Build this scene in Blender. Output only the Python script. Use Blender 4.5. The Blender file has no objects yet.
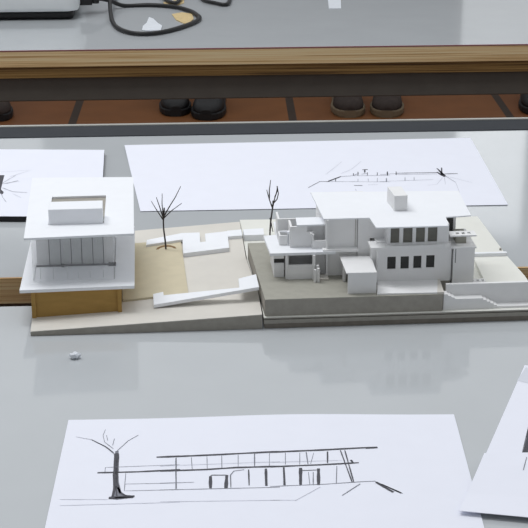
import bpy, bmesh, math, random
from mathutils import Vector, Matrix
random.seed(4)
scene = bpy.context.scene
COL = scene.collection
TOP = 0.75                     # height of the table tops
R = math.radians

# ------------------------------------------------------------------ materials
def lin(c):
    c = c / 255.0
    return c / 12.92 if c <= 0.04045 else ((c + 0.055) / 1.055) ** 2.4
def rgb(r, g, b): return (lin(r), lin(g), lin(b), 1.0)

def mat(name, col, rough=0.6, noise=0.0, nscale=60.0, spec=0.5, bump=0.0, metal=0.0, stretch=None, trans=0.0, alpha=1.0, ior=1.5):
    m = bpy.data.materials.new(name); m.use_nodes = True
    nt = m.node_tree; b = nt.nodes['Principled BSDF']
    b.inputs['Base Color'].default_value = col
    b.inputs['Roughness'].default_value = rough
    b.inputs['Metallic'].default_value = metal
    b.inputs['Specular IOR Level'].default_value = spec
    b.inputs['IOR'].default_value = ior
    b.inputs['Transmission Weight'].default_value = trans
    b.inputs['Alpha'].default_value = alpha
    if noise or bump:
        tc = nt.nodes.new('ShaderNodeTexCoord'); mp = nt.nodes.new('ShaderNodeMapping')
        nz = nt.nodes.new('ShaderNodeTexNoise'); nz.inputs['Scale'].default_value = nscale
        nz.inputs['Detail'].default_value = 5
        nt.links.new(tc.outputs['Object'], mp.inputs['Vector'])
        if stretch: mp.inputs['Scale'].default_value = stretch
        nt.links.new(mp.outputs['Vector'], nz.inputs['Vector'])
        if noise:
            cr = nt.nodes.new('ShaderNodeValToRGB')
            k0, k1 = 1 - noise, 1 + noise
            cr.color_ramp.elements[0].position = 0.3; cr.color_ramp.elements[1].position = 0.7
            cr.color_ramp.elements[0].color = (col[0]*k0, col[1]*k0, col[2]*k0, 1)
            cr.color_ramp.elements[1].color = (min(col[0]*k1, 1), min(col[1]*k1, 1), min(col[2]*k1, 1), 1)
            nt.links.new(nz.outputs['Fac'], cr.inputs['Fac'])
            nt.links.new(cr.outputs['Color'], b.inputs['Base Color'])
        if bump:
            bp = nt.nodes.new('ShaderNodeBump'); bp.inputs['Strength'].default_value = bump
            bp.inputs['Distance'].default_value = 0.001
            nt.links.new(nz.outputs['Fac'], bp.inputs['Height'])
            nt.links.new(bp.outputs['Normal'], b.inputs['Normal'])
    return m

def plywood(name, cols, freq):
    """layered plies: bands by object height, with streaks along the board"""
    m = bpy.data.materials.new(name); m.use_nodes = True
    nt = m.node_tree; b = nt.nodes['Principled BSDF']; b.inputs['Roughness'].default_value = 0.55
    tc = nt.nodes.new('ShaderNodeTexCoord')
    mp = nt.nodes.new('ShaderNodeMapping'); mp.inputs['Scale'].default_value = (3.0, 3.0, freq)
    nz = nt.nodes.new('ShaderNodeTexNoise'); nz.inputs['Scale'].default_value = 1.0; nz.inputs['Detail'].default_value = 6
    nz.inputs['Roughness'].default_value = 0.65
    cr = nt.nodes.new('ShaderNodeValToRGB')
    e = cr.color_ramp.elements
    e[0].position = 0.36; e[0].color = cols[0]; e[1].position = 0.64; e[1].color = cols[2]
    k = e.new(0.48); k.color = cols[1]
    nt.links.new(tc.outputs['Object'], mp.inputs['Vector']); nt.links.new(mp.outputs['Vector'], nz.inputs['Vector'])
    nt.links.new(nz.outputs['Fac'], cr.inputs['Fac']); nt.links.new(cr.outputs['Color'], b.inputs['Base Color'])
    return m

def tiles(name):
    m = bpy.data.materials.new(name); m.use_nodes = True
    nt = m.node_tree; b = nt.nodes['Principled BSDF']; b.inputs['Roughness'].default_value = 0.6
    b.inputs['Specular IOR Level'].default_value = 0.25
    tc = nt.nodes.new('ShaderNodeTexCoord'); mp = nt.nodes.new('ShaderNodeMapping')
    mp.inputs['Rotation'].default_value = (0, 0, R(-1.6)); mp.inputs['Location'].default_value = (-0.228, 0.56, 0)
    br = nt.nodes.new('ShaderNodeTexBrick'); br.offset = 0.0
    br.inputs['Scale'].default_value = 1.0; br.inputs['Brick Width'].default_value = 0.72; br.inputs['Row Height'].default_value = 0.72
    br.inputs['Mortar Size'].default_value = 0.014; br.inputs['Bias'].default_value = 0.0
    br.inputs['Color1'].default_value = rgb(136, 86, 46); br.inputs['Color2'].default_value = rgb(130, 80, 44)
    br.inputs['Mortar'].default_value = rgb(66, 52, 42)
    nz = nt.nodes.new('ShaderNodeTexNoise'); nz.inputs['Scale'].default_value = 9; nz.inputs['Detail'].default_value = 4
    mx = nt.nodes.new('ShaderNodeMix'); mx.data_type = 'RGBA'; mx.blend_type = 'MULTIPLY'
    mx.inputs[0].default_value = 0.35
    nt.links.new(tc.outputs['Object'], mp.inputs['Vector']); nt.links.new(mp.outputs['Vector'], br.inputs['Vector'])
    nt.links.new(tc.outputs['Object'], nz.inputs['Vector'])
    nt.links.new(br.outputs['Color'], mx.inputs[6]); nt.links.new(nz.outputs['Fac'], mx.inputs[7])
    nt.links.new(mx.outputs[2], b.inputs['Base Color'])
    return m

M = dict(
    table=mat('grey_laminate', rgb(186, 190, 193), 0.07, 0.02, 14.0, spec=0.5),
    ply=plywood('plywood_edge', (rgb(200, 160, 108), rgb(245, 212, 158), rgb(255, 236, 192)), 520.0),
    ply2=plywood('plywood_batten', (rgb(90, 66, 36), rgb(156, 122, 70), rgb(182, 146, 92)), 420.0),  # batten plywood with the shade under the tabletop put into its colour
    red=mat('red_lipping', rgb(150, 100, 102), 0.5, 0.05),
    steel=mat('grey_steel', rgb(100, 96, 90), 0.5, 0.06, 30.0, spec=0.4),
    strip=mat('dark_grey_strip', rgb(52, 55, 60), 0.7, 0.05, 40.0, spec=0.25),
    alu=mat('aluminium_bead', rgb(190, 190, 184), 0.35, 0.04, 40.0, metal=0.3),
    board=mat('white_card', rgb(236, 236, 236), 0.75, 0.015, 90.0, spec=0.2),
    roofb=mat('white_roof_card', rgb(241, 243, 247), 0.7, 0.01, 90.0, spec=0.2),
    grey=mat('warm_grey_card', rgb(166, 164, 154), 0.8, 0.05, 110.0, spec=0.2),
    edge=mat('grey_board_edge', rgb(160, 156, 148), 0.85, 0.07, 160.0, spec=0.2),
    edge2=mat('dark_board_edge', rgb(126, 120, 112), 0.85, 0.1, 160.0, spec=0.2),
    site=mat('pale_grey_card', rgb(216, 212, 204), 0.7, 0.03, 40.0, spec=0.25),
    cream=mat('off_white_card', rgb(229, 229, 222), 0.7, 0.02, 60.0, spec=0.25),
    kraft=mat('brown_kraft_card', rgb(170, 136, 78), 0.75, 0.07, 70.0, spec=0.25, stretch=(1, 1, 4)),
    tan=mat('tan_card', rgb(206, 196, 170), 0.75, 0.04, 70.0, spec=0.25),
    slot=mat('brown_slot', rgb(128, 98, 60), 0.8, 0.08, 120.0),
    core=mat('grey_partition', rgb(196, 198, 198), 0.6, 0.06, 90.0),
    line=mat('dark_score', rgb(84, 84, 86), 0.7, 0.05, 90.0),
    dark=mat('dark_opening', rgb(44, 44, 42), 0.5, 0.25, 160.0),  # near-black stands in for the shade inside card openings
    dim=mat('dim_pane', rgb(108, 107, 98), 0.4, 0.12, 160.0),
    acry=mat('clear_acrylic', (0.93, 0.94, 0.96, 1), 0.06, alpha=0.10, ior=1.45, noise=0.01),
    twig=mat('black_twig', rgb(58, 52, 52), 0.7, 0.2, 300.0),
    paper=mat('drawing_paper', rgb(236, 238, 248), 0.8, 0.008, 40.0, spec=0.2),
    ink=mat('pencil_graphite', rgb(66, 66, 74), 0.6, 0.25, 900.0),
    mid=mat('soft_pencil', rgb(122, 124, 134), 0.65, 0.25, 900.0),
    faint=mat('faint_pencil', rgb(188, 190, 200), 0.7, 0.05, 700.0),
    wash=mat('grey_wash', rgb(214, 217, 226), 0.8, 0.02, 40.0),
    black=mat('black_rubber', rgb(26, 26, 27), 0.45, 0.1, 60.0),
    blackboard=mat('black_mount', rgb(30, 30, 34), 0.7, 0.1, 60.0),
    device=mat('off_white_plastic', rgb(238, 241, 242), 0.4, 0.02, 50.0),
    tape=mat('masking_tape', rgb(214, 190, 140), 0.7, 0.08, 130.0),
    scrap=mat('white_scrap', rgb(226, 230, 236), 0.6, 0.04, 200.0),
    brown=mat('brown_suede', rgb(58, 47, 42), 0.85, 0.2, 60.0, bump=0.4),
    sole=mat('cream_sole', rgb(120, 104, 82), 0.7, 0.1, 60.0),
    blackshoe=mat('black_leather', rgb(20, 19, 21), 0.55, 0.15, 60.0),
    sockm=mat('dark_lace', rgb(50, 42, 38), 0.8, 0.1, 60.0),
    wall=mat('plaster', rgb(186, 190, 194), 0.9, 0.03, 6.0),
    frame=mat('window_frame', rgb(210, 212, 214), 0.5, 0.02, 20.0),
    floor=tiles('terracotta_tiles'),
)
gl = mat('window_glass', (0.9, 0.95, 1, 1), 0.02, alpha=0.12, noise=0.01); M['glass'] = gl

# ------------------------------------------------------------------ mesh builder
class MB:
    def __init__(s): s.bm = bmesh.new()
    def box(s, u0, v0, z0, u1, v1, z1, k=0):
        return s.prism([(u0, v0), (u1, v0), (u1, v1), (u0, v1)], z0, z1, k)
    def prism(s, poly, z0, z1, k=0):
        """z0 / z1 a number or a function of (u, v)"""
        f0 = z0 if callable(z0) else (lambda u, v: z0)
        f1 = z1 if callable(z1) else (lambda u, v: z1)
        a = [s.bm.verts.new((u, v, f0(u, v))) for u, v in poly]
        b = [s.bm.verts.new((u, v, f1(u, v))) for u, v in poly]
        fs = [s.bm.faces.new(b), s.bm.faces.new(a[::-1])]
        n = len(poly)
        for i in range(n):
            fs.append(s.bm.faces.new((a[i], a[(i+1) % n], b[(i+1) % n], b[i])))
        for f in fs: f.material_index = k
        return s
    def ring(s, outer, hole, z0, z1, k=0):
        """a rectangular sheet with a rectangular hole; outer = 4 corners (FL FR BR BL), hole likewise"""
        L = []
        for z in (z0, z1):
            L.append([[s.bm.verts.new((u, v, z)) for u, v in p] for p in (outer, hole)])
        for i in range(4):
            j = (i + 1) % 4
            s.bm.faces.new((L[1][0][i], L[1][0][j], L[1][1][j], L[1][1][i])).material_index = k
            s.bm.faces.new((L[0][0][j], L[0][0][i], L[0][1][i], L[0][1][j])).material_index = k
            s.bm.faces.new((L[0][0][i], L[0][0][j], L[1][0][j], L[1][0][i])).material_index = k
            s.bm.faces.new((L[0][1][j], L[0][1][i], L[1][1][i], L[1][1][j])).material_index = k
        return s
    def tube(s, pts, r, k=0, n=8, r1=None):
        pts = [Vector(p) for p in pts]; rings = []
        m = len(pts)
        up = Vector((0.13, 0.31, 0.94))
        for i, p in enumerate(pts):
            t = (pts[min(i+1, m-1)] - pts[max(i-1, 0)]).normalized()
            a = t.cross(up)
            if a.length < 1e-4: a = t.cross(Vector((1, 0, 0)))
            a.normalize(); b = t.cross(a).normalized()
            rr = r if r1 is None else r + (r1 - r) * i / (m - 1)
            rings.append([s.bm.verts.new(p + (a*math.cos(2*math.pi*j/n) + b*math.sin(2*math.pi*j/n)) * rr) for j in range(n)])
        for i in range(m - 1):
            for j in range(n):
                f = s.bm.faces.new((rings[i][j], rings[i][(j+1) % n], rings[i+1][(j+1) % n], rings[i+1][j])); f.material_index = k; f.smooth = True
        s.bm.faces.new(rings[0][::-1]).material_index = k; s.bm.faces.new(rings[-1]).material_index = k
        return s
    def loft(s, rings, k=0, smooth=True, cap=True):
        L = [[s.bm.verts.new(p) for p in r] for r in rings]; n = len(L[0])
        for i in range(len(L) - 1):
            for j in range(n):
                f = s.bm.faces.new((L[i][j], L[i][(j+1) % n], L[i+1][(j+1) % n], L[i+1][j])); f.material_index = k; f.smooth = smooth
        if cap:
            s.bm.faces.new(L[0][::-1]).material_index = k; s.bm.faces.new(L[-1]).material_index = k
        return s
    def build(s, name, mats, parent=None, scale=1.0, bevel=0.0, seg=2):
        bmesh.ops.recalc_face_normals(s.bm, faces=s.bm.faces)
        if scale != 1.0: bmesh.ops.scale(s.bm, vec=(scale,)*3, verts=s.bm.verts)
        me = bpy.data.meshes.new(name); s.bm.to_mesh(me); s.bm.free()
        for m in (mats if isinstance(mats, (list, tuple)) else [mats]): me.materials.append(M[m])
        o = bpy.data.objects.new(name, me); COL.objects.link(o)
        if parent: o.parent = parent
        if bevel:
            b = o.modifiers.new('bevel', 'BEVEL'); b.width = bevel; b.segments = seg; b.limit_method = 'ANGLE'
        return o

def tag(o, label, cat=None, group=None):
    o['label'] = label
    if cat: o['category'] = cat
    if group: o['group'] = group
    return o
def thing(name, label, cat, loc, rz=0.0, group=None):
    o = bpy.data.objects.new(name, None); COL.objects.link(o); o.empty_display_size = 0.05
    o.location = loc; o.rotation_euler = (0, 0, rz)
    return tag(o, label, cat, group)
def structure(o): o['kind'] = 'structure'; return o
MM = 0.001

# pencil strokes of each sheet: (width mm, points in mm)
NEAR = [(0.35, [(-147.0, 1049.4), (-134.0, 1044.4), (-122.3, 1033.0), (-114.1, 1020.0)]), (0.5, [(-113.5, 1023.7), (-105.6, 1042.5), (-98.4, 1052.1)]), (0.4, [(-125.1, 1061.8), (-126.0, 1052.1), (-123.7, 1040.6), (-115.8, 1029.3)]), (0.4, [(-116.5, 1046.3), (-116.9, 1034.9)]), (0.5, [(-123.3, 1052.1), (-121.5, 1043.2)]), (0.8, [(-134.0, 1044.4), (-122.3, 1033.0), (-115.0, 1023.0)]), (1.2, [(-124.1, 991.3), (-93.7, 992.7), (-62.8, 995.9)]), (0.35, [(-118.6, 992.0), (-119.0, 999.4), (-63.3, 1003.7)]), (1.5, [(-81.7, 1015.6), (-64.0, 1017.1)]), (0.4, [(-102.9, 990.6), (-101.7, 963.9), (-65.1, 965.6)]), (0.5, [(-66.6, 1014.5), (-64.0, 967.2)]), (0.4, [(-101.9, 974.0), (-65.6, 975.7)]), (0.15, [(-146.9, 951.3), (-112.6, 951.3)]), (0.15, [(-145.8, 942.5), (-60.3, 947.4)]), (1.6, [(-113.2, 1021.9), (-112.2, 1005.5), (-110.9, 987.8), (-109.1, 967.2), (-109.4, 955.6)]), (1.2, [(-111.5, 1021.9), (-110.0, 1001.9), (-108.4, 977.4), (-104.6, 960.5)]), (0.9, [(-111.7, 1012.7), (-110.2, 991.3), (-108.3, 970.6), (-106.5, 956.6)]), (2.2, [(-111.9, 953.3), (-104.7, 954.6), (-93.6, 956.2)]), (1.6, [(-107.8, 953.3), (-94.5, 954.6)]), (1.2, [(-107.5, 970.6), (-103.9, 960.5), (-99.9, 956.6)]), (1.3, [(-79.1, 1015.6), (-36.0, 1018.9), (12.2, 1023.3)]), (1.2, [(-77.7, 993.7), (-43.8, 995.9), (-21.7, 998.7), (12.0, 1000.5)]), (0.7, [(-66.9, 1014.2), (-64.3, 966.9)]), (0.4, [(-55.2, 1014.9), (-53.7, 996.2)]), (0.4, [(-43.4, 1017.1), (-42.5, 996.9)]), (0.4, [(-32.2, 1018.5), (-31.6, 998.0)]), (0.4, [(-19.7, 1018.5), (-19.4, 999.0)]), (0.7, [(-7.2, 1020.4), (-7.1, 1000.5)]), (0.4, [(4.1, 1020.7), (4.0, 1001.5)]), (1.5, [(-39.1, 967.9), (-39.7, 985.7)]), (0.9, [(-39.7, 985.7), (-38.8, 987.4), (-27.8, 987.4)]), (1.7, [(-27.6, 987.4), (-27.8, 967.9)]), (0.7, [(-24.2, 968.6), (-24.9, 987.4), (-22.5, 993.4), (-14.9, 995.5)]), (0.9, [(-11.5, 995.5), (-10.9, 972.0)]), (1.2, [(1.4, 996.9), (1.7, 971.3)]), (0.5, [(-75.8, 965.2), (11.7, 969.3)]), (0.15, [(-78.2, 1001.5), (12.1, 1007.6)]), (0.4, [(-76.5, 975.4), (-51.5, 976.7)]), (0.12, [(-74.7, 948.0), (11.5, 950.3)]), (1.4, [(4.6, 1022.0), (45.3, 1025.9), (79.1, 1030.3), (87.3, 1031.1)]), (1.6, [(78.0, 1029.4), (87.3, 1030.7)]), (1.1, [(4.5, 999.6), (44.4, 1003.0), (71.6, 1006.3)]), (0.4, [(16.3, 1021.2), (16.1, 1003.0)]), (0.4, [(27.3, 1021.2), (26.9, 1003.0)]), (0.7, [(32.2, 1022.5), (33.1, 1003.8)]), (0.3, [(38.0, 1021.2), (35.1, 1004.2)]), (0.9, [(48.6, 1023.3), (47.9, 1005.5)]), (0.8, [(58.5, 1025.5), (64.9, 976.8)]), (0.8, [(61.9, 1025.5), (66.0, 977.6)]), (1.1, [(14.8, 998.8), (15.1, 972.5)]), (1.6, [(27.4, 998.0), (26.8, 972.9)]), (1.5, [(40.8, 997.1), (40.0, 972.9)]), (0.8, [(27.3, 993.9), (40.8, 995.1)]), (0.5, [(33.1, 991.8), (33.6, 972.9)]), (0.6, [(36.7, 991.8), (36.1, 972.9)]), (0.5, [(54.7, 1000.9), (53.1, 974.4)]), (0.7, [(70.7, 974.4), (56.6, 957.2)]), (0.12, [(41.3, 969.7), (22.4, 949.5)]), (0.12, [(4.3, 950.3), (23.4, 950.3)]), (0.15, [(4.5, 1006.3), (58.7, 1009.7)]), (1.2, [(65.8, 1010.5), (67.0, 1006.3)]), (0.5, [(4.4, 970.5), (43.3, 973.7), (71.8, 977.6), (81.6, 978.4), (100.6, 959.9)]), (1.5, [(82.5, 976.8), (87.8, 969.7), (94.0, 961.9)]), (1.0, [(86.2, 973.7), (99.7, 960.7)])]
FAR = [(0.8, [(52.2, 1689.2), (67.1, 1714.0)]), (0.8, [(67.1, 1714.0), (76.7, 1712.6), (92.9, 1733.1)]), (1.3, [(76.7, 1714.0), (93.0, 1733.8)]), (0.6, [(92.9, 1733.1), (107.5, 1736.6), (152.6, 1738.0)]), (0.5, [(67.1, 1713.3), (150.6, 1711.9)]), (0.8, [(86.3, 1724.2), (85.4, 1712.6)]), (0.8, [(118.2, 1742.8), (125.7, 1747.0)]), (1.4, [(120.4, 1761.2), (127.2, 1762.6)]), (1.2, [(123.5, 1761.2), (122.8, 1749.9)]), (1.1, [(107.0, 1697.8), (116.7, 1697.8)]), (0.4, [(123.7, 1700.5), (134.9, 1700.5)]), (0.4, [(107.6, 1684.0), (108.2, 1677.4)]), (0.2, [(74.7, 1741.5), (97.0, 1795.2)]), (0.25, [(93.5, 1744.9), (106.9, 1762.6), (121.5, 1797.4)]), (0.7, [(107.5, 1736.6), (115.4, 1747.0)]), (0.9, [(108.7, 1746.3), (108.2, 1738.0)]), (0.9, [(114.6, 1752.0), (113.8, 1738.0)]), (0.9, [(125.9, 1749.9), (125.2, 1738.0)]), (0.9, [(138.0, 1749.9), (137.1, 1738.0)]), (0.9, [(150.7, 1753.4), (149.5, 1738.0)]), (0.4, [(113.0, 1724.2), (112.3, 1711.9)]), (0.4, [(125.3, 1724.2), (124.5, 1711.9)]), (0.4, [(136.4, 1727.6), (135.3, 1711.9)]), (0.4, [(147.0, 1726.2), (145.9, 1711.9)]), (0.7, [(140.8, 1741.4), (159.5, 1745.3)]), (1.0, [(159.6, 1746.9), (210.6, 1750.0)]), (0.6, [(159.1, 1741.4), (210.0, 1744.5)]), (1.0, [(216.8, 1743.8), (235.4, 1745.3)]), (0.4, [(138.7, 1713.2), (202.9, 1720.8)]), (1.4, [(212.5, 1767.3), (219.4, 1736.0)]), (1.1, [(218.6, 1769.7), (215.3, 1739.9)]), (2.0, [(210.8, 1751.6), (218.3, 1732.2)]), (1.6, [(214.0, 1759.4), (217.4, 1738.4)]), (0.5, [(218.5, 1738.4), (228.8, 1709.4)]), (0.25, [(219.4, 1736.0), (249.0, 1708.0)]), (0.2, [(215.1, 1728.4), (205.4, 1702.0), (193.8, 1698.3)]), (0.2, [(217.4, 1728.4), (215.6, 1702.0)]), (0.2, [(228.8, 1709.4), (228.4, 1669.1)]), (0.8, [(150.4, 1753.9), (149.2, 1738.4)]), (0.8, [(161.3, 1753.9), (160.2, 1739.9)]), (0.5, [(147.8, 1728.4), (146.6, 1713.2)]), (0.5, [(170.1, 1730.7), (168.8, 1715.5)]), (0.5, [(181.1, 1730.7), (179.8, 1717.0)])]
LEFT = [(1.2, [(-307.8, 1665.4), (-301.5, 1653.0)]), (0.7, [(-308.0, 1685.6), (-302.2, 1688.2), (-291.3, 1698.5)]), (0.3, [(-305.3, 1688.2), (-289.3, 1695.9)]), (0.6, [(-305.5, 1670.4), (-290.8, 1655.5), (-273.4, 1652.0)]), (0.4, [(-307.4, 1662.9), (-298.8, 1633.5), (-292.3, 1616.7)]), (0.25, [(-303.2, 1714.2), (-284.5, 1738.2)]), (0.2, [(-318.9, 1732.8), (-281.7, 1740.9)]), (0.3, [(-308.4, 1688.2), (-297.6, 1719.5)]), (0.25, [(-289.7, 1648.1), (-278.3, 1633.5)])]
SHEET = [(0.4, [(205.1, 1048.6), (199.6, 1029.6), (196.0, 1018.5)])]
FRONT = [(0.6, [(198.8, 1010.7), (192.9, 990.6)])]
C_NEAR = [(-152.6, 913.5), (153.3, 913.5), (153.2, 1089.1), (-156.4, 1079.2)]
C_FAR = [(-139.2, 1602.7), (278.5, 1625.9), (271.7, 1905.3), (-180.0, 1865.2)]
C_LEFT = [(-380.6, 1569.8), (-180.0, 1566.4), (-202.2, 1828.9), (-411.7, 1833.3)]
C_SHEET = [(134.4, 924.4), (236.4, 924.4), (291.5, 1187.2), (225.7, 1185.1)]
C_FRONT = [(137.5, 929.9), (206.7, 916.2), (225.6, 1018.2), (167.5, 1017.1)]

# ------------------------------------------------------------------ the room
structure(MB().box(-5, -2.5, -0.1, 5, 7.6, 0).build('floor', 'floor'))
wb = MB()
wb.box(-5, 7.5, 0, 5, 7.6, 1.2).box(-5, 7.5, 2.95, 5, 7.6, 3.2)
wb.box(-5, 7.5, 1.2, -2.6, 7.6, 2.95).box(-1.1, 7.5, 1.2, 0.95, 7.6, 2.95).box(1.42, 7.5, 1.2, 5, 7.6, 2.95)
structure(wb.build('wall_back', 'wall'))
for n, (x0, x1) in enumerate([(-2.6, -1.1), (0.95, 1.42)], 1):  # unseen windows; the narrow one is added for its reflection in the tables
    w = MB()
    w.box(x0, 7.52, 1.2, x1, 7.58, 1.25).box(x0, 7.52, 2.9, x1, 7.58, 2.95)
    w.box(x0, 7.52, 1.25, x0+.05, 7.58, 2.9).box(x1-.05, 7.52, 1.25, x1, 7.58, 2.9)
    if x1 - x0 > .6: xm = (x0+x1)/2; w.box(xm-.025, 7.52, 1.25, xm+.025, 7.58, 2.9)
    w.box(x0+.05, 7.525, 2.0, x1-.05, 7.575, 2.04)
    f = structure(w.build('window_%d' % n, 'frame'))
    MB().box(x0+.05, 7.546, 1.25, x1-.05, 7.552, 2.9).build('pane', 'glass', f)
structure(MB().box(-5, 7.484, 0, 5, 7.5, 0.08).build('baseboard_back', 'frame'))

# ------------------------------------------------------------------ the tables
TA = R(3.35)
def table(label, d0, d1, rear_strip, batten, red):
    """d0 / d1: front and rear edge, measured across the table from the camera's foot"""
    t = thing('work_table', label, 'table', (0, 0, 0), TA, 'grey topped work tables')
    X = 1.15
    back = d1 - (0.055 if rear_strip else 0)
    MB().box(-X, d0 + .0025, TOP - .027, X, back, TOP).build('tabletop', 'table', t, bevel=.0008)
    MB().box(-X, d0, TOP - .0275, X, d0 + .0025, TOP - (.0016 if red else .0004)).build('plywood_edge', 'ply', t)
    if red: MB().box(-X, d0 - .0002, TOP - .0016, X, d0 + .0022, TOP + .0003).build('edge_lipping', 'red', t)
    if rear_strip:
        MB().box(-X, back, TOP - .027, X, d1 - .006, TOP + .0012).build('rear_strip', 'strip', t, bevel=.0008)
        MB().box(-X, d1 - .006, TOP - .027, X, d1, TOP + .003).build('rear_bead', 'alu', t, bevel=.001)
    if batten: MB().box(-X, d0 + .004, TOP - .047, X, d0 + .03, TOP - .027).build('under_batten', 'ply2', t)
    zb = TOP - (.047 if batten else .027)
    a = MB()
    a.box(-X + .03, d0 + .012, zb - .042, X - .03, d0 + .052, zb).box(-X + .03, d1 - .09, zb - .042, X - .03, d1 - .05, zb)
    a.box(-X + .03, d0 + .052, zb - .042, -X + .07, d1 - .09, zb).box(X - .07, d0 + .052, zb - .042, X - .03, d1 - .09, zb)
    if batten: a.box(-X + .03, d1 - .09, zb, X - .03, d1 - .05, TOP - .027)
    a.build('steel_frame', 'steel', t, bevel=.002)
    for x in (-X + .03, X - .07):
        for y in (d0 + .012, d1 - .09):
            MB().box(x, y, 0, x + .04, y + .04, zb - .042).build('leg', 'steel', t, bevel=.003)
    return t
table('grey work table nearest the front, the lower ink drawing lies on it', 0.76, 1.334, False, False, False)
table('grey work table in the middle with a dark strip along its rear edge', 1.409, 1.978, True, False, False)
table('grey work table at the back with pale plywood front and thin red lipping', 2.4515, 3.06, False, True, True)

# ------------------------------------------------------------------ left model: site board with pavilion
OX, OY = -0.2115, 1.2502
MA = R(4.6)
pav = thing('pavilion_model', 'white flat roofed card pavilion on brown box base, left part of the architectural model', 'model', (OX, OY, TOP + .0002), MA)
def B(mb, name, mats, parent, bevel=0.0): return mb.build(name, mats, parent, MM, bevel)
def wz(u, v=0): return 4.4 + .0462 * u
def wz2(u, v=0): return wz(u) + 2.0
# sloped site board: grey edge, pale top
sb = MB(); sb.prism([(0, 0), (210.5, 0), (211, 60), (206, 150), (207, 262), (-4, 252)], 0.0, lambda u, v: wz(u) - .6, 0)
sb.prism([(0, 0), (210.5, 0), (211, 60), (206, 150), (207, 262), (-4, 252)], lambda u, v: wz(u) - .6, wz, 1)
B(sb, 'site_board', ['edge', 'site'], pav)
# brown box under the pavilion
bx = MB(); bx.prism([(3.6, 32.5), (82, 33), (82, 170), (3.6, 170)], lambda u, v: wz(u), 31.0)
B(bx, 'brown_base', 'kraft', pav)
B(MB().prism([(-.4, 31), (3.6, 31), (3.6, 40), (-.4, 40)], lambda u, v: wz(u), 31.0), 'corner_flange', 'kraft', pav)
bb = MB(); bb.prism([(78.8, 30.5), (82.4, 30.5), (82.4, 33), (78.8, 33)], lambda u, v: wz(u), 31.0)
B(bb, 'corner_flange', 'kraft', pav)
B(MB().prism([(-10.2, 27.5), (94.7, 31), (95, 200), (-8, 200)], 31.0, 34.0), 'terrace_slab', 'roofb', pav)
# grey partitions behind the glazing
pc = MB(); pc.box(14, 90, 34, 66, 92, 77)
pcore = B(pc, 'partition_core', 'core', pav)
sl = MB()
for u in (14.2, 25, 35, 45, 55.5, 65.6): sl.box(u - .3, 89.6, 34.8, u + .3, 90, 77)
B(sl, 'score_line', 'line', pcore)
for u0, u1 in ((2, 14), (66, 75)): B(MB().box(u0, 93, 34, u1, 95, 77), 'side_panel', 'board', pav)
B(MB().box(1.5, 86.5, 34, 77, 88.2, 35.4).box(25.5, 84.5, 34, 28, 87, 36.6).box(70, 84, 34, 77, 87, 37), 'floor_strip', 'line', pav)
ac = MB()
ac.box(0.8, 49, 34, 76.5, 50, 77.5); ac.box(0.8, 50, 34, 1.8, 164, 77.5); ac.box(75.5, 50, 34, 76.5, 164, 77.5); ac.box(1.8, 163, 34, 75.5, 164, 77.5)
acr = B(ac, 'acrylic_box', 'acry', pav)
at = MB()
for u in (8, 20, 33, 43, 54, 66): at.box(u - .2, 48.9, 36, u + .2, 49, 45 + 3 * math.sin(u))
B(at, 'score_line', 'core', acr)
# roof sheet with a slot, and the skylight box standing in it
rf = MB(); rf.ring([(-4.7, 41), (95.7, 46.5), (94.9, 222), (-8.8, 228)], [(15.5, 78), (67.5, 78), (68, 163), (14.7, 162)], 77.5, 79.5)
B(rf, 'roof', 'roofb', pav)
sk = MB(); sk.prism([(16.2, 77.2), (66.6, 77.2), (66.4, 101.5), (16.4, 101)], 77.6, 94.4)
B(MB().prism([(14, 102), (69, 102), (69.5, 165), (13, 164)], 76.9, 77.4), 'slot_lining', 'edge', pav)  # grey sheet added under the slot to darken it like shade
B(sk, 'skylight_box', 'roofb', pav, .0003)
# tan board with a tree hole
tb = MB(); tb.prism([(83, 55), (145, 61.5), (142, 213), (80, 211)], lambda u, v: wz(u) + .02, wz2)
B(tb, 'tan_board', 'tan', pav)
th = MB(); pts = []
arc = [(116, 187.5), (117.5, 193), (122, 197.5), (126.5, 198.8), (131, 197.3), (135.5, 192.5), (137, 186.5)]
arc2 = [(134.3, 187.5), (132.5, 191), (129.5, 193), (126.5, 193.8), (123.3, 193.3), (120.5, 191), (118.8, 187.8)]
th.prism(arc + arc2, lambda u, v: wz(u) + 1.5, lambda u, v: wz2(u) + .15)
B(th, 'tree_hole', 'slot', pav)
# white path cards
p1 = MB(); p1.prism([(106, 197), (144, 206), (144, 226), (107, 212)], wz2, lambda u, v: wz(u) + 4.5)
p1.prism([(143.5, 164), (190.3, 171), (191, 212), (191, 222), (167.8, 219), (167.5, 194.5), (161.8, 193.8), (162.3, 224), (144, 226)], lambda u, v: wz(u) + .02, lambda u, v: wz(u) + 4.5)
p1.prism([(191, 207.5), (206.2, 208), (206.4, 227), (191, 226)], lambda u, v: wz(u) + .02, lambda u, v: wz(u) + 3.5)
B(p1, 'white_path', 'roofb', pav)
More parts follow.
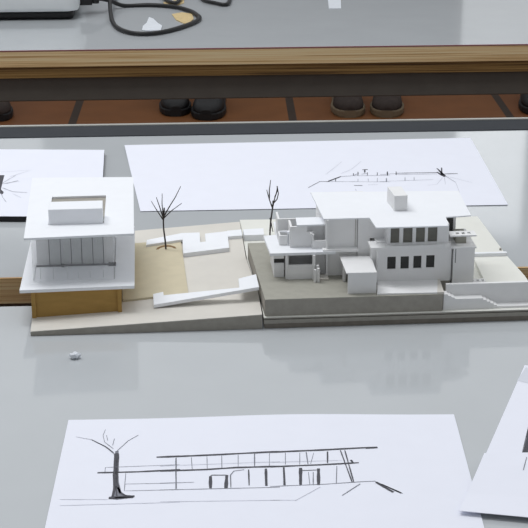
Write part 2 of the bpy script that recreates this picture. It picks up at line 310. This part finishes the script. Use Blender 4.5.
# inclined white ramp up to the house plinth
def rz1(u, v=0): return 13.4 + (u - 112) * (27.6 - 13.4) / 98
def rz0(u, v=0): return rz1(u) - 3.2
rp = MB(); rp.prism([(112, 33), (210.3, 34.5), (210.0, 68), (193, 64), (192.4, 41), (121.6, 53), (121.3, 62), (111.7, 60.5)], rz0, rz1)
B(rp, 'ramp', 'roofb', pav)
def tree(parent, trunk, branches, r=0.9, label=None):
    t = B(MB().tube(trunk, r, n=7, r1=r*.85), 'bare_tree', 'twig', parent)
    for b in branches: B(MB().tube(b, r*.8, n=6, r1=r*.35), 'branch', 'twig', t)
    if label: t['label'] = label
tree(pav, [(126.3, 187, 11), (125.6, 187, 22), (124.4, 187, 34), (124.3, 187, 42), (125, 187, 49), (125.6, 186.5, 57)],
     [[(124.6, 187, 47), (130, 186, 57), (137, 184, 69), (142.6, 183, 80.5)], [(125, 187, 46), (133, 189, 53), (143.6, 191, 60)],
      [(124.6, 187, 47), (123.4, 188, 60), (123.8, 189, 71.5)], [(124.3, 187, 46), (120.5, 185, 60), (117.8, 183, 69.5)], [(124.2, 187, 44), (119, 188.5, 52), (112.5, 190, 63.5)]])

# ------------------------------------------------------------------ right model: house on its plinth
hs = thing('house_model', 'pale card model of a long low house with overhanging white roof, right part', 'model', (OX, OY, TOP + .0002), MA)
def base_outline(i): return [(212.0 + i, i), (474 - i, i), (471 - i, 160), (468 - i, 268 - i), (208 + i, 277 - i), (207.3 + i, 150), (212.4 + i, 60)]
bp = MB()
bp.prism(base_outline(.5), 0, 4.6, 2).prism(base_outline(.1), 4.6, 8.4, 0).prism(base_outline(1.4), 8.4, 9.3, 2).prism(base_outline(0), 9.3, 10.6, 0).prism(base_outline(0), 10.6, 11.0, 1)  # recessed gap takes the dark tone as painted shade; bottom layer is darker board
B(bp, 'base_board', ['edge', 'cream', 'edge2'], hs)
pl = MB(); pp = [(213.4, 2.8), (378, 3), (379, 38), (391, 38), (391, 158), (208.3, 156)]
pl.prism(pp, 11, 26.9, 0).prism(pp, 26.9, 27.5, 1)
B(pl, 'plinth', ['edge', 'grey'], hs)
B(MB().prism([(317, 5.5), (376.6, 4.2), (379.5, 12), (379, 36.8), (322, 37)], 27.5, 29.0), 'front_terrace', 'board', hs)
B(MB().prism([(372.5, 3.6), (378.8, 3.6), (381.2, 37), (379.4, 37)], 27.5, 29.4), 'terrace_kerb', 'site', hs)

def wall_grid(name, u0, u1, z0, z1, v, th, holes, m='board', pane='dark', recess=1.5, depth=None):
    """card wall with rectangular openings; each opening gets a dark pane set back from the face"""
    us = sorted({u0, u1, *[h[0] for h in holes], *[h[1] for h in holes]}); zs = sorted({z0, z1, *[h[2] for h in holes], *[h[3] for h in holes]})
    mb = MB()
    for i in range(len(us) - 1):
        for j in range(len(zs) - 1):
            c = ((us[i] + us[i+1]) / 2, (zs[j] + zs[j+1]) / 2)
            if any(h[0] < c[0] < h[1] and h[2] < c[1] < h[3] for h in holes): continue
            mb.box(us[i], v, zs[j], us[i+1], v + th, zs[j+1])
    bmesh.ops.remove_doubles(mb.bm, verts=mb.bm.verts, dist=1e-4)
    dup = {}
    for f in mb.bm.faces: dup.setdefault(tuple(round(c, 2) for c in f.calc_center_median()), []).append(f)
    bmesh.ops.delete(mb.bm, geom=[f for k in dup.values() if len(k) > 1 for f in k], context='FACES_ONLY')
    w = B(mb, name, m, hs)
    for h in holes:
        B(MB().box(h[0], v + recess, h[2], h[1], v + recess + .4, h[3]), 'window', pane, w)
    return w
B(MB().prism([(208.2, 208.2), (229, 209), (230, 229), (208.4, 227.2)], 11.01, 17.4), 'white_path', 'roofb', hs)
# tall hall, left of the house
hl = MB(); hl.box(275.5, 55.5, 27.5, 277.5, 61, 84); hl.box(277.5, 59, 27.5, 305, 61, 84).box(275.5, 61, 27.5, 277.5, 142, 84).box(277.5, 140, 27.5, 322, 142, 84)
hall = B(hl, 'hall_wall', 'board', hs)
B(MB().box(305.5, 56.6, 27.5, 316.8, 62, 84), 'hall_pier', 'board', hs)
B(MB().box(303, 58.6, 57, 303.5, 59, 84), 'shadow_gap', 'edge', hall)  # thin grey strip along the panel, drawn as a vertical line
B(MB().box(272, 52, 53.4, 305.5, 59, 55.8), 'hall_ledge', 'board', hs)
# front porch box
B(MB().box(290.5, 11, 27.5, 317, 13, 47.6).box(315, 13, 27.5, 317, 50, 47.6), 'porch_wall', 'board', hs)
B(MB().box(290.5, 42, 27.5, 292.5, 50, 47.6), 'porch_post', 'board', hs)
B(MB().prism([(288.7, 9.2), (316.6, 8.6), (317.6, 52), (288, 55)], 47.6, 48.8), 'porch_roof', 'board', hs)
# east block
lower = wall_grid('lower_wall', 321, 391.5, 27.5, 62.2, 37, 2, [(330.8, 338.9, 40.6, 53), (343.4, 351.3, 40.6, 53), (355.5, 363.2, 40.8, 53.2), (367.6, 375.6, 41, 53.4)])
B(MB().box(321, 39, 27.5, 323, 110, 62.2).box(389.5, 39, 11, 391.5, 110, 62.2).box(323, 108, 27.5, 389.5, 110, 62.2), 'rear_wall', 'board', hs)
B(MB().prism([(329, 31.6), (384, 32.6), (390, 37), (391.5, 110), (321, 110), (321, 44), (329, 44)], 62.2, 65.2), 'floor_ledge', 'board', hs)
B(MB().prism([(314.2, 31), (330, 30.8), (329, 50), (314, 50)], 62.6, 64.4), 'side_canopy', 'board', hs)
B(MB().box(316.5, 44, 27.5, 321, 60, 62.2), 'link_wall', 'board', hs)
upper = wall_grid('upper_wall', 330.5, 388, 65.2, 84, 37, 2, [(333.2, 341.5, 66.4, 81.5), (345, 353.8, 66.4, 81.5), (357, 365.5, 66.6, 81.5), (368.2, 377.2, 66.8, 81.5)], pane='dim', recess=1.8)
for u in (376, 365.2, 353.4): B(MB().box(u - 3.2, 40, 66.6, u - 2.2, 41, 81), 'mullion', 'edge', upper)
B(MB().box(330.5, 39, 65.2, 332.5, 58, 84).box(316.5, 56, 65.2, 330.5, 58, 84), 'recess_wall', 'board', hs)
B(MB().box(386, 39, 65.2, 388, 62, 84).box(388, 60, 65.2, 399, 62, 84).box(397, 62, 65.2, 399, 104, 84).box(330, 102, 65.2, 397, 104, 84), 'upper_side_wall', 'board', hs)
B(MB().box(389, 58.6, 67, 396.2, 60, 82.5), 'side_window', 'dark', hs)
# main roof sheet and chimney
B(MB().prism([(272.9, 57), (316.1, 57), (318.1, 28.6), (385.5, 28.6), (387.9, 53.5), (412.4, 56.5), (416, 132), (269.4, 139)], 84, 85.2), 'roof', 'roofb', hs)
B(MB().prism([(342.3, 74.2), (354.8, 75.2), (353.5, 104), (340, 103.5)], 85.2, 100.3), 'chimney', 'board', hs, .0002)
# tower and balcony at the right end
tw = B(MB().box(392.3, 35, 11, 413, 37, 60.2).box(411, 37, 11, 413, 84, 60.2).box(392.3, 82, 11, 411, 84, 60.2), 'tower_wall', 'board', hs)
B(MB().box(394.6, 34.7, 46, 395.1, 35, 60).box(392.2, 34.8, 24, 392.6, 35, 60), 'slit', 'line', tw)
B(MB().box(391, 34, 60.2, 414.2, 86, 61.6), 'tower_cap', 'board', hs)
B(MB().box(397, 45, 61.6, 406.5, 60, 70.6), 'balcony_support', 'grey', hs)
def perforated(name, corners, z0, z1, slots, parent=None):
    (u0, v0, u1, v1) = corners
    us = [u0] + [x for s_ in slots for x in s_] + [u1]; mb = MB()
    mb.box(u0, v0, z0, u1, v0 + (v1-v0)*.3, z1).box(u0, v1 - (v1-v0)*.3, z0, u1, v1, z1)
    for i in range(0, len(us), 2): mb.box(us[i], v0 + (v1-v0)*.3, z0, us[i+1], v1 - (v1-v0)*.3, z1)
    return B(mb, name, 'board', hs)
perforated('balcony', (389.5, 37.2, 414.5, 50), 70.8, 72.2, [(396, 399), (401.5, 404.5), (407, 410)])
perforated('yard_planter', (409.5, 33.8 + 4, 426, 46), 23, 25, [(412.5, 415), (417.5, 420), (422.5, 424.8)])
B(MB().box(414, 38.5, 11, 425.5, 45.5, 22.9), 'planter_box', 'grey', hs)
# garden wall and stepped terrace
B(MB().box(383, 14, 11, 472, 17.5, 32.6), 'garden_wall', 'board', hs)
st = MB(); prof = [(379, 26.4), (383, 26.4), (383, 24.8), (386.2, 24.8), (386.2, 23.2), (389.4, 23.2), (389.4, 21.5), (416.2, 21.5), (416.2, 19.8), (419.6, 19.8), (419.6, 18), (423, 18), (423, 16.2), (426.4, 16.2), (426.4, 14.5), (429.6, 14.5), (429.6, 13), (472.6, 13), (472.6, 11), (379, 11)]
a = [st.bm.verts.new((u, 5, z)) for u, z in prof]; b = [st.bm.verts.new((u, 14, z)) for u, z in prof]
st.bm.faces.new(a); st.bm.faces.new(b[::-1])
for i in range(len(prof)):
    j = (i + 1) % len(prof); st.bm.faces.new((a[j], a[i], b[i], b[j]))
B(st, 'garden_steps', 'board', hs)
# yard boards behind the wall
yd = MB(); yd.prism([(428, 20), (471.5, 20), (472.2, 72), (468.6, 132), (434, 132)], 11.01, lambda u, v: 17.5 - .018 * v)
B(yd, 'yard_board', 'cream', hs)
B(MB().box(431, 131, 11.01, 468.5, 135, 18.6), 'yard_wall', 'roofb', hs)
B(MB().tube([(468.6, 160, 11), (468.6, 160, 13)], 1.1, n=10), 'yard_knob', 'edge', hs)
# west wing, lower floor
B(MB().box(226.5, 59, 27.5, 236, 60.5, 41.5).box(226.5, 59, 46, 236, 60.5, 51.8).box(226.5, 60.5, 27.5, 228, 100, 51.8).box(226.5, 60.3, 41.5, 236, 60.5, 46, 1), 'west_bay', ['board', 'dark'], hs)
B(MB().box(237, 53, 27.5, 239.6, 64, 51.8), 'west_pier', 'board', hs)
B(MB().box(239.6, 52, 27.5, 262, 54, 41.8), 'west_parapet', 'board', hs)
B(MB().box(228, 78, 27.5, 276, 80, 51.8), 'west_back_wall', 'board', hs)
B(MB().box(262, 49, 27.5, 264.6, 53, 51.8), 'porch_column', 'board', hs)
for (u, v, h) in ((262.6, 42, 40), (265.8, 42, 41.2), (265.4, 45.6, 43)): B(MB().box(u, v, 27.5, u + 2.2, v + 2.2, h), 'porch_post', 'board', hs)
B(MB().box(264.6, 64, 27.5, 276, 66, 51.8), 'porch_back_wall', 'board', hs)
B(MB().box(268.5, 46, 27.5, 277, 58, 29.5), 'porch_step', 'site', hs)
B(MB().prism([(222.2, 51), (284, 51), (284, 56), (275.5, 56), (275.5, 142), (233, 142), (232, 103), (219.8, 101)], 51.8, 54.4), 'terrace_slab', 'roofb', hs)
# west wing, upper floor
B(MB().box(232.6, 73, 54.4, 240.4, 74.4, 64).box(232.6, 74.4, 54.4, 234, 84, 64).box(232.6, 84, 54.4, 240.4, 85.4, 64), 'terrace_parapet', 'board', hs)
B(MB().box(240, 72, 66, 244, 74, 68).box(234, 76, 66, 244, 78, 67.2).box(241, 76, 54.4, 242.2, 80, 66), 'parapet_rail', 'roofb', hs)
B(MB().box(232.5, 90, 54.4, 251, 92, 74.8).box(232.5, 92, 54.4, 234.5, 112, 74.8), 'terrace_screen', 'board', hs)
B(MB().box(242.2, 66, 54.4, 258.5, 68, 75).box(258.5, 66, 54.4, 264.4, 68, 69.6).box(242.2, 68, 54.4, 244.2, 86, 75), 'upper_room_wall', 'board', hs)
B(MB().prism([(248.6, 66), (276, 66.4), (275.6, 88), (249.6, 88)], 75.1, 76.6), 'upper_room_roof', 'roofb', hs)
B(MB().box(258, 72, 54.4, 275.5, 74, 75), 'upper_back_wall', 'board', hs)
B(MB().box(264.4, 61, 54.4, 276, 62.6, 62.4).box(262.8, 61, 54.4, 264.4, 72, 68).box(260.6, 61, 66.4, 263, 63, 69.8), 'step_parapet', 'board', hs)
tree(hs, [(236.4, 223, 11), (236.7, 225, 16), (237.4, 225, 26), (238.6, 225, 35), (239.5, 225, 42), (240, 225, 49)],
     [[(239.3, 225, 41), (241, 224, 50), (243, 223, 58), (244.4, 222.5, 65.5)], [(239.2, 225, 41), (236, 226, 50), (233.3, 227, 60.5)],
      [(236, 226, 51), (236, 226.5, 60), (237.4, 227, 71)], [(240, 225, 46), (244, 226, 50), (245.6, 227, 56), (244.6, 226, 63)], [(241.5, 224, 53), (244, 223, 60), (243.6, 222, 66)],
      [(236.7, 225, 30), (239.6, 223.5, 15)]], r=0.95)

# ------------------------------------------------------------------ the drawings
def paper(name, label, corners, strokes, base=0.0006, curl=None, th=0.0004, under=None, fills=(), n=26):
    """corners FL FR BR BL in mm; strokes (width mm, points) lie on the sheet"""
    c = [Vector((x * MM, y * MM)) for x, y in corners]; o0 = sum(c, Vector((0, 0))) / 4
    inv = {}
    def pos(s, t): return (c[0]*(1-s) + c[1]*s)*(1-t) + (c[3]*(1-s) + c[2]*s)*t
    def st(p):
        s = t = .5
        for _ in range(12):
            q = pos(s, t); ds = (pos(s+1e-4, t) - q) / 1e-4; dt = (pos(s, t+1e-4) - q) / 1e-4
            e = p - q; det = ds.x*dt.y - ds.y*dt.x
            s += (e.x*dt.y - e.y*dt.x) / det; t += (ds.x*e.y - ds.y*e.x) / det
        return s, t
    cz = curl or (lambda s, t: 0.0)
    mb = MB(); bm = mb.bm
    G = [[[bm.verts.new((*(pos(i/n, j/n) - o0), base + cz(i/n, j/n) + k*th)) for j in range(n+1)] for i in range(n+1)] for k in (0, 1)]
    for i in range(n):
        for j in range(n):
            for k in (0, 1):
                q = (G[k][i][j], G[k][i+1][j], G[k][i+1][j+1], G[k][i][j+1])
                f = bm.faces.new(q if k else q[::-1])
    bord = [(i, 0) for i in range(n)] + [(n, j) for j in range(n)] + [(i, n) for i in range(n, 0, -1)] + [(0, j) for j in range(n, 0, -1)]
    for k in range(len(bord)):
        (i, j), (p, q) = bord[k], bord[(k+1) % len(bord)]
        bm.faces.new((G[0][i][j], G[0][p][q], G[1][p][q], G[1][i][j]))
    def put(p, lift=0.00025):
        s, t = st(p); return bm.verts.new((*(p - o0), base + th + cz(min(max(s, 0), 1), min(max(t, 0), 1)) + lift))
    for poly, k in fills:
        pts = [Vector((x*MM, y*MM)) for x, y in poly]; bm.faces.new([put(p, .00012) for p in pts]).material_index = k
    for w, pts in strokes:
        k = 1 if w >= .75 else 4 if w >= .3 else 2
        w = max(w * (1.55 if w >= 1 else 1.15), .42) * MM
        P = []
        pts = [Vector((x*MM, y*MM)) for x, y in pts]
        for a_, b_ in zip(pts, pts[1:]):
            m = max(1, int((b_ - a_).length / .006))
            P += [a_.lerp(b_, q/m) for q in range(m)]
        P.append(pts[-1])
        prev = None
        for i, p in enumerate(P):
            d = (P[min(i+1, len(P)-1)] - P[max(i-1, 0)]).normalized(); nrm = Vector((-d.y, d.x))
            ww = w * (.8 + .4*random.random()) * (.82 if i in (0, len(P)-1) else 1)
            pr = (put(p + nrm*ww/2), put(p - nrm*ww/2))
            if prev:
                f = bm.faces.new((prev[0], prev[1], pr[1], pr[0])); f.material_index = k
            prev = pr
    bm.normal_update()
    for f in bm.faces:
        if f.material_index and f.normal.z < 0: f.normal_flip()
    me = bpy.data.meshes.new(name); bm.to_mesh(me); bm.free()
    for m in ('paper', 'ink', 'faint', 'wash', 'mid'): me.materials.append(M[m])
    o = bpy.data.objects.new(name, me); COL.objects.link(o); o.location = (o0.x, o0.y, TOP)
    tag(o, label, 'drawing', 'pencil drawings on the tables')
    return o
bump = lambda s, t, a, w: math.exp(-((s - a) / w) ** 2)
paper('pencil_drawing', 'white sheet with pencil elevation of a long house and a tree, on the near table',
      [(-151.4, 868), (153.3, 874), (153.2, 1089.1), (-156.4, 1079.2)], NEAR, fills=[([(-113.9, 1025.6), (-111.5, 1026.3), (-110.1, 1012.7), (-109.2, 994.8), (-106.9, 977.4), (-103.7, 962.2), (-100.1, 958.2), (-93.4, 956.9), (-94.0, 954.2), (-106.0, 951.0), (-112.3, 952.3), (-109.6, 957.9), (-110.1, 970.6), (-111.6, 980.9), (-112.0, 998.3), (-113.7, 1016.3)], 4)], curl=lambda s, t: .0022 * bump(s, t, .58, .25) * max(0, t - .5) * 2)
paper('pencil_drawing', 'large white sheet with a small perspective sketch, lying behind the house model',
      C_FAR, FAR, curl=lambda s, t: .004 * max(0, t - .6) * (1 - s))
pl_ = paper('pencil_drawing', 'white sheet with a dark tree sketch on black mount board, left behind the pavilion', C_LEFT, LEFT, base=0.0064, fills=[([(-321.7, 1720.6), (-311.1, 1720.6), (-308.7, 1691.5), (-306.2, 1664.7), (-300.9, 1649.7), (-301.7, 1646.0), (-311.1, 1657.2)], 1)])
c4 = [Vector((x*MM, y*MM)) for x, y in C_LEFT]; o4 = sum(c4, Vector((0, 0))) / 4
mbk = MB(); mbk.prism([tuple(p - o4) for p in c4], 0.0003, 0.0062); mbk.build('mount_board', 'blackboard', pl_)  # black slab added to stand in for the shade under the raised sheet
paper('pencil_drawing', 'white sheet with a thick black stroke, half under another sheet at the right edge',
      [(162, 1000), (352, 940), (424, 1115), (225.7, 1185.1)], SHEET, fills=[([(195.8, 1017.6), (200.6, 1017.6), (216.2, 1077.5), (212.1, 1077.5)], 1), ([(214, 1153), (225, 1146), (240, 1140), (262, 1134), (262, 1165), (226, 1180)], 3)], curl=lambda s, t: .0)
paper('pencil_drawing', 'white sheet overlapping another drawing in the lower right corner of the near table',
      [(137.5, 929.9), (345, 890), (372, 1023), (167.5, 1017.1)], FRONT, base=0.0022, curl=lambda s, t: .002*max(0, .3 - t)*3 + .0014*t)

# ------------------------------------------------------------------ things on the far table
def pxt(x, y, z):                                        # simple helper for points on the back table
    return (x, y, TOP + z)
dv = thing('desk_device', 'off white plastic device with rounded corner and black plug, back table at left', 'device', (-0.48, 2.67, TOP), R(3.5))
W2, D2, H2 = .148, .23, .10
def rr(w0, w1, d0, d1, z, r, n=6):
    P = []
    for cx, cy, a0 in ((w1 - r, d0 + r, -90), (w1 - r, d1 - r, 0), (w0 + r, d1 - r, 90), (w0 + r, d0 + r, 180)):
        for i in range(n + 1):
            a = R(a0 + 90*i/n); P.append((cx + r*math.cos(a), cy + r*math.sin(a), z))
    return P
sh = MB()
prof = [(.0155, .008), (.0175, .002), (.023, 0), (.08, .001), (.092, .004), (.098, .010), (.100, .018)]
sh.loft([rr(-W2 + i, W2 - i, i, D2 - i, z, .018) for z, i in prof])
sh.build('housing', 'device', dv)
MB().loft([rr(-W2 + .012, W2 - .012, .012, D2 - .012, z, .012) for z in (.002, .016)]).build('base_plate', 'black', dv)
for x in (-W2 + .03, W2 - .03):
    for y in (.03, D2 - .03): MB().tube([(x, y, 0), (x, y, .0022)], .008, n=12).build('foot', 'black', dv)
def bez(P, n=10):
    P = [Vector(p) for p in P]; out = []
    P = [P[0]] + P + [P[-1]]
    for i in range(1, len(P) - 2):
        for q in range(n):
            t = q / n; a, b_, c, d = P[i-1], P[i], P[i+1], P[i+2]
            out.append(.5*((2*b_) + (c-a)*t + (2*a-5*b_+4*c-d)*t*t + (3*b_-a-3*c+d)*t**3))
    out.append(P[-2]); return out
plug = MB(); plug.box(W2 - .004, .05, .018, W2 + .022, .074, .036).box(W2 + .022, .054, .020, W2 + .034, .070, .034)
plug.build('plug', 'black', dv, bevel=.002)
zc = .0042
cab = [(-.302, 2.748, .027), (-.285, 2.775, .018), (-.262, 2.80, zc), (-.214, 2.807, zc), (-.166, 2.788, zc), (-.136, 2.749, zc), (-.122, 2.712, zc), (-.116, 2.684, zc), (-.123, 2.648, zc), (-.139, 2.613, zc), (-.16, 2.579, zc), (-.187, 2.552, zc), (-.221, 2.550, zc), (-.25, 2.585, zc), (-.269, 2.648, zc), (-.281, 2.73, zc + .006), (-.285, 2.775, zc + .022), (-.287, 2.83, zc + .010), (-.284, 2.90, zc), (-.262, 2.96, zc), (-.20, 2.99, zc)]
MB().tube(bez([(x - .0, y, TOP + z) for x, y, z in cab], 8), .0038, n=10).build('power_cable', 'black')
tag(bpy.data.objects['power_cable'], 'black cable lying in a wide loop beside the white device, back table', 'cable')
MB().tube(bez([(x, y, TOP + zc) for x, y in [(-.135, 2.98), (-.116, 2.862), (-.091, 2.826), (-.075, 2.811), (-.067, 2.831), (-.064, 2.93)]], 8), .0036, n=10).build('cable_end', 'black')
tag(bpy.data.objects['cable_end'], 'short bend of black cable to the right of the taped loop, back table', 'cable')
MB().tube(bez([(x, y, TOP + .0055) for x, y in [(-.203, 2.93), (-.189, 2.862), (-.175, 2.826), (-.163, 2.831), (-.158, 2.92)]], 8), .0036, n=10).build('cable_coil', 'black')
tag(bpy.data.objects['cable_coil'], 'small black cable curl on a tan tape scrap at the top edge, back table', 'cable')
def scrap(name, pts, m, label, cat, th=.0008, curl=.0):
    c = sum((Vector(p) for p in pts), Vector((0, 0))) / len(pts); mb = MB(); bm = mb.bm
    lo = [bm.verts.new((p[0]-c.x, p[1]-c.y, .0003)) for p in pts]
    hi = [bm.verts.new((p[0]-c.x, p[1]-c.y, .0003 + th + curl*(i % 2))) for i, p in enumerate(pts)]
    ctr = bm.verts.new((0, 0, .0003 + th + curl*1.5)); n = len(pts)
    bm.faces.new(lo[::-1])
    for i in range(n):
        bm.faces.new((lo[i], lo[(i+1) % n], hi[(i+1) % n], hi[i])); bm.faces.new((hi[i], hi[(i+1) % n], ctr))
    o = mb.build(name, m); o.location = (c.x, c.y, TOP); tag(o, label, cat); return o
scrap('tape_scrap', [(-.169, 2.736), (-.151, 2.75), (-.132, 2.738), (-.127, 2.69), (-.137, 2.641), (-.158, 2.681)], 'tape', 'tan piece of tape inside the cable loop near its right bend', 'tape', curl=.0006)
scrap('tape_scrap', [(-.192, 2.853), (-.169, 2.873), (-.154, 2.873), (-.152, 2.843), (-.168, 2.815), (-.187, 2.817)], 'tape', 'tan tape scrap under the small cable curl at the top edge', 'tape')
scrap('paper_scrap', [(-.214, 2.628), (-.209, 2.654), (-.209, 2.708), (-.2, 2.69), (-.189, 2.654), (-.18, 2.628), (-.18, 2.594), (-.198, 2.585), (-.213, 2.594)], 'scrap', 'torn white paper scrap lying inside the black cable loop', 'paper scrap', curl=.001)
scrap('paper_scrap', [(.121, 2.789), (.144, 2.789), (.148, 2.885), (.123, 2.885)], 'scrap', 'small rectangular white paper slip on the bare middle of the back table', 'paper scrap')  # thin flat white rectangle on the tabletop
# crumb of clear plastic on the near table
cr = MB(); rnd = random.Random(7)
for cx, cy, s in ((0, 0, .0034), (.0044, .0012, .0026), (.0018, .0034, .0028), (.003, -.001, .0018), (-.002, .002, .0016)):
    vs = []
    geo = bmesh.ops.create_icosphere(cr.bm, subdivisions=1, radius=s)
    for v in geo['verts']:
        v.co = Vector((v.co.x*rnd.uniform(.7, 1.3) + cx, v.co.y*rnd.uniform(.7, 1.3) + cy, max(-.0028, v.co.z*rnd.uniform(.8, 1.4)) + .003))
o = cr.build('plastic_crumb', 'scrap'); o.location = (-.167, 1.2, TOP); tag(o, 'tiny crumpled white plastic crumb on the bare near table, front left of the model', 'crumb')

# ------------------------------------------------------------------ shoes seen under the back table
def shoe_mesh(mats, name_loc, rz, label, group, laces, sole_mat, w=.104, L=.285):
    up, so = mats
    t = thing('shoe', label, 'shoe', name_loc, rz, group)
    hw = [(0, .30, ), (.04, .62), (.12, .86), (.24, .99), (.36, 1.0), (.52, .86), (.70, .74), (.86, .72), (.95, .6), (1, .36)]
    def outline(z, g=0): return [(-(w/2*k + g), L*f, z) for f, k in hw] + [((w/2*k + g), L*f, z) for f, k in hw[::-1]]
    s = MB(); s.loft([outline(0, .001), outline(.006, .004), outline(.02, .004), outline(.024, .001)], smooth=False); s.build('sole', sole_mat, t)
    u = MB(); rings = []
    hz = [(.012, .32, .034), (.05, .62, .046), (.13, .86, .054), (.25, .96, .062), (.37, .92, .074), (.5, .78, .092), (.62, .68, .102), (.8, .66, .104), (.93, .58, .106), (.985, .36, .104)]
    for f, k, h in hz:
        r_ = []
        for i in range(15):
            a = math.pi * i / 14; cx = math.cos(a); sz = math.sin(a)
            r_.append((w/2*k*math.copysign(abs(cx)**.75, cx), L*f, .022 + (h - .022)*abs(sz)**.7))
        rings.append(r_)
    u.loft(rings); u.build('upper', up, t)
    cl = MB(); cl.tube([(.030*math.cos(x), L*.78 + .055*math.sin(x), .103) for x in [2*math.pi*i/24 for i in range(25)]], .007, n=8); cl.build('collar', up, t)
    if laces:
        for q in range(4):
            f = .34 + .06*q; h = .072 + .011*q
            MB().tube([(-.022, L*f, h - .006), (-.01, L*f - .003, h + .002), (.01, L*f + .003, h + .002), (.022, L*f, h - .006)], .003, n=6).build('lace', 'sockm', t)
    return t
shoe_mesh(('brown', 0), (.284, 4.80, 0), R(2), 'dark brown suede shoe with pale sole edge, left one of the brown pair on tiles', 'brown shoes', True, 'sole', w=.106)
shoe_mesh(('brown', 0), (.404, 4.80, 0), R(-5), 'dark brown suede shoe with pale sole edge, right one of the brown pair on tiles', 'brown shoes', True, 'sole', w=.106)
shoe_mesh(('blackshoe', 0), (-.292, 4.815, 0), R(4), 'plain black shoe on tiles, left of the black pair and set slightly back', 'black shoes', True, 'blackshoe', w=.10)
shoe_mesh(('blackshoe', 0), (-.19, 4.765, 0), R(-4), 'plain black shoe on tiles, right of the black pair and set slightly forward', 'black shoes', True, 'blackshoe', w=.108)
shoe_mesh(('brown', 0), (-.868, 4.75, 0), R(14), 'dark shoe partly cut off by the left edge of the view, on tiles', 'outer shoes', True, 'blackshoe')
shoe_mesh(('blackshoe', 0), (.905, 4.83, 0), R(-6), 'black rounded shoe partly cut off by the right edge, on tiles', 'outer shoes', False, 'blackshoe')

# ------------------------------------------------------------------ light, sky, camera
w = bpy.data.worlds.new('world'); scene.world = w; w.use_nodes = True
# bright far half of the hall above the back wall, dimmer behind the viewer
nt = w.node_tree; bg = nt.nodes['Background']
tc = nt.nodes.new('ShaderNodeTexCoord'); dp = nt.nodes.new('ShaderNodeVectorMath'); dp.operation = 'DOT_PRODUCT'
dp.inputs[1].default_value = (0.10, 0.68, 0.726)
cr = nt.nodes.new('ShaderNodeValToRGB'); cr.color_ramp.interpolation = 'EASE'
cr.color_ramp.elements[0].position = 0.15; cr.color_ramp.elements[0].color = (.30, .313, .326, 1)
cr.color_ramp.elements[1].position = 0.95; cr.color_ramp.elements[1].color = (.80, .82, .84, 1)
nt.links.new(tc.outputs['Generated'], dp.inputs[0]); nt.links.new(dp.outputs['Value'], cr.inputs['Fac'])
nt.links.new(cr.outputs['Color'], bg.inputs['Color']); bg.inputs['Strength'].default_value = 1.0
def area(name, loc, target, sx, sy, power, col=(1, 1, 1)):
    l = bpy.data.lights.new(name, 'AREA'); l.shape = 'RECTANGLE'; l.size = sx; l.size_y = sy; l.energy = power; l.color = col
    o = bpy.data.objects.new(name, l); COL.objects.link(o); o.location = loc
    o.rotation_euler = (Vector(target) - Vector(loc)).to_track_quat('-Z', 'Y').to_euler(); return o
area('ceiling_light', (-0.68, 1.8, 2.95), (-.3, 1.6, .75), 0.25, 1.5, 27, (.97, .98, 1))
area('ceiling_light', (0.9, 1.9, 2.95), (.3, 1.5, .75), 1.2, 1.5, 1.5, (.97, .98, 1))
area('window_daylight', (1.185, 7.75, 2.47), (1.185, 0, 2.47), 0.5, 0.95, 1.7, (.95, .98, 1))  # added lamp panel outside the unseen window, brightening its reflection in the tables

cam = bpy.data.cameras.new('camera'); co = bpy.data.objects.new('camera', cam); COL.objects.link(co)
co.location = (0, 0, TOP + .54); co.rotation_euler = (math.pi/2 - math.atan(564/1500), 0, 0)
cam.sensor_width = 36; cam.lens = 36 * 1500 / 528; cam.clip_start = .05; cam.clip_end = 60
scene.camera = co
scene.view_settings.view_transform = 'Standard'
scene.view_settings.look = 'None'
scene.view_settings.exposure = 0.0
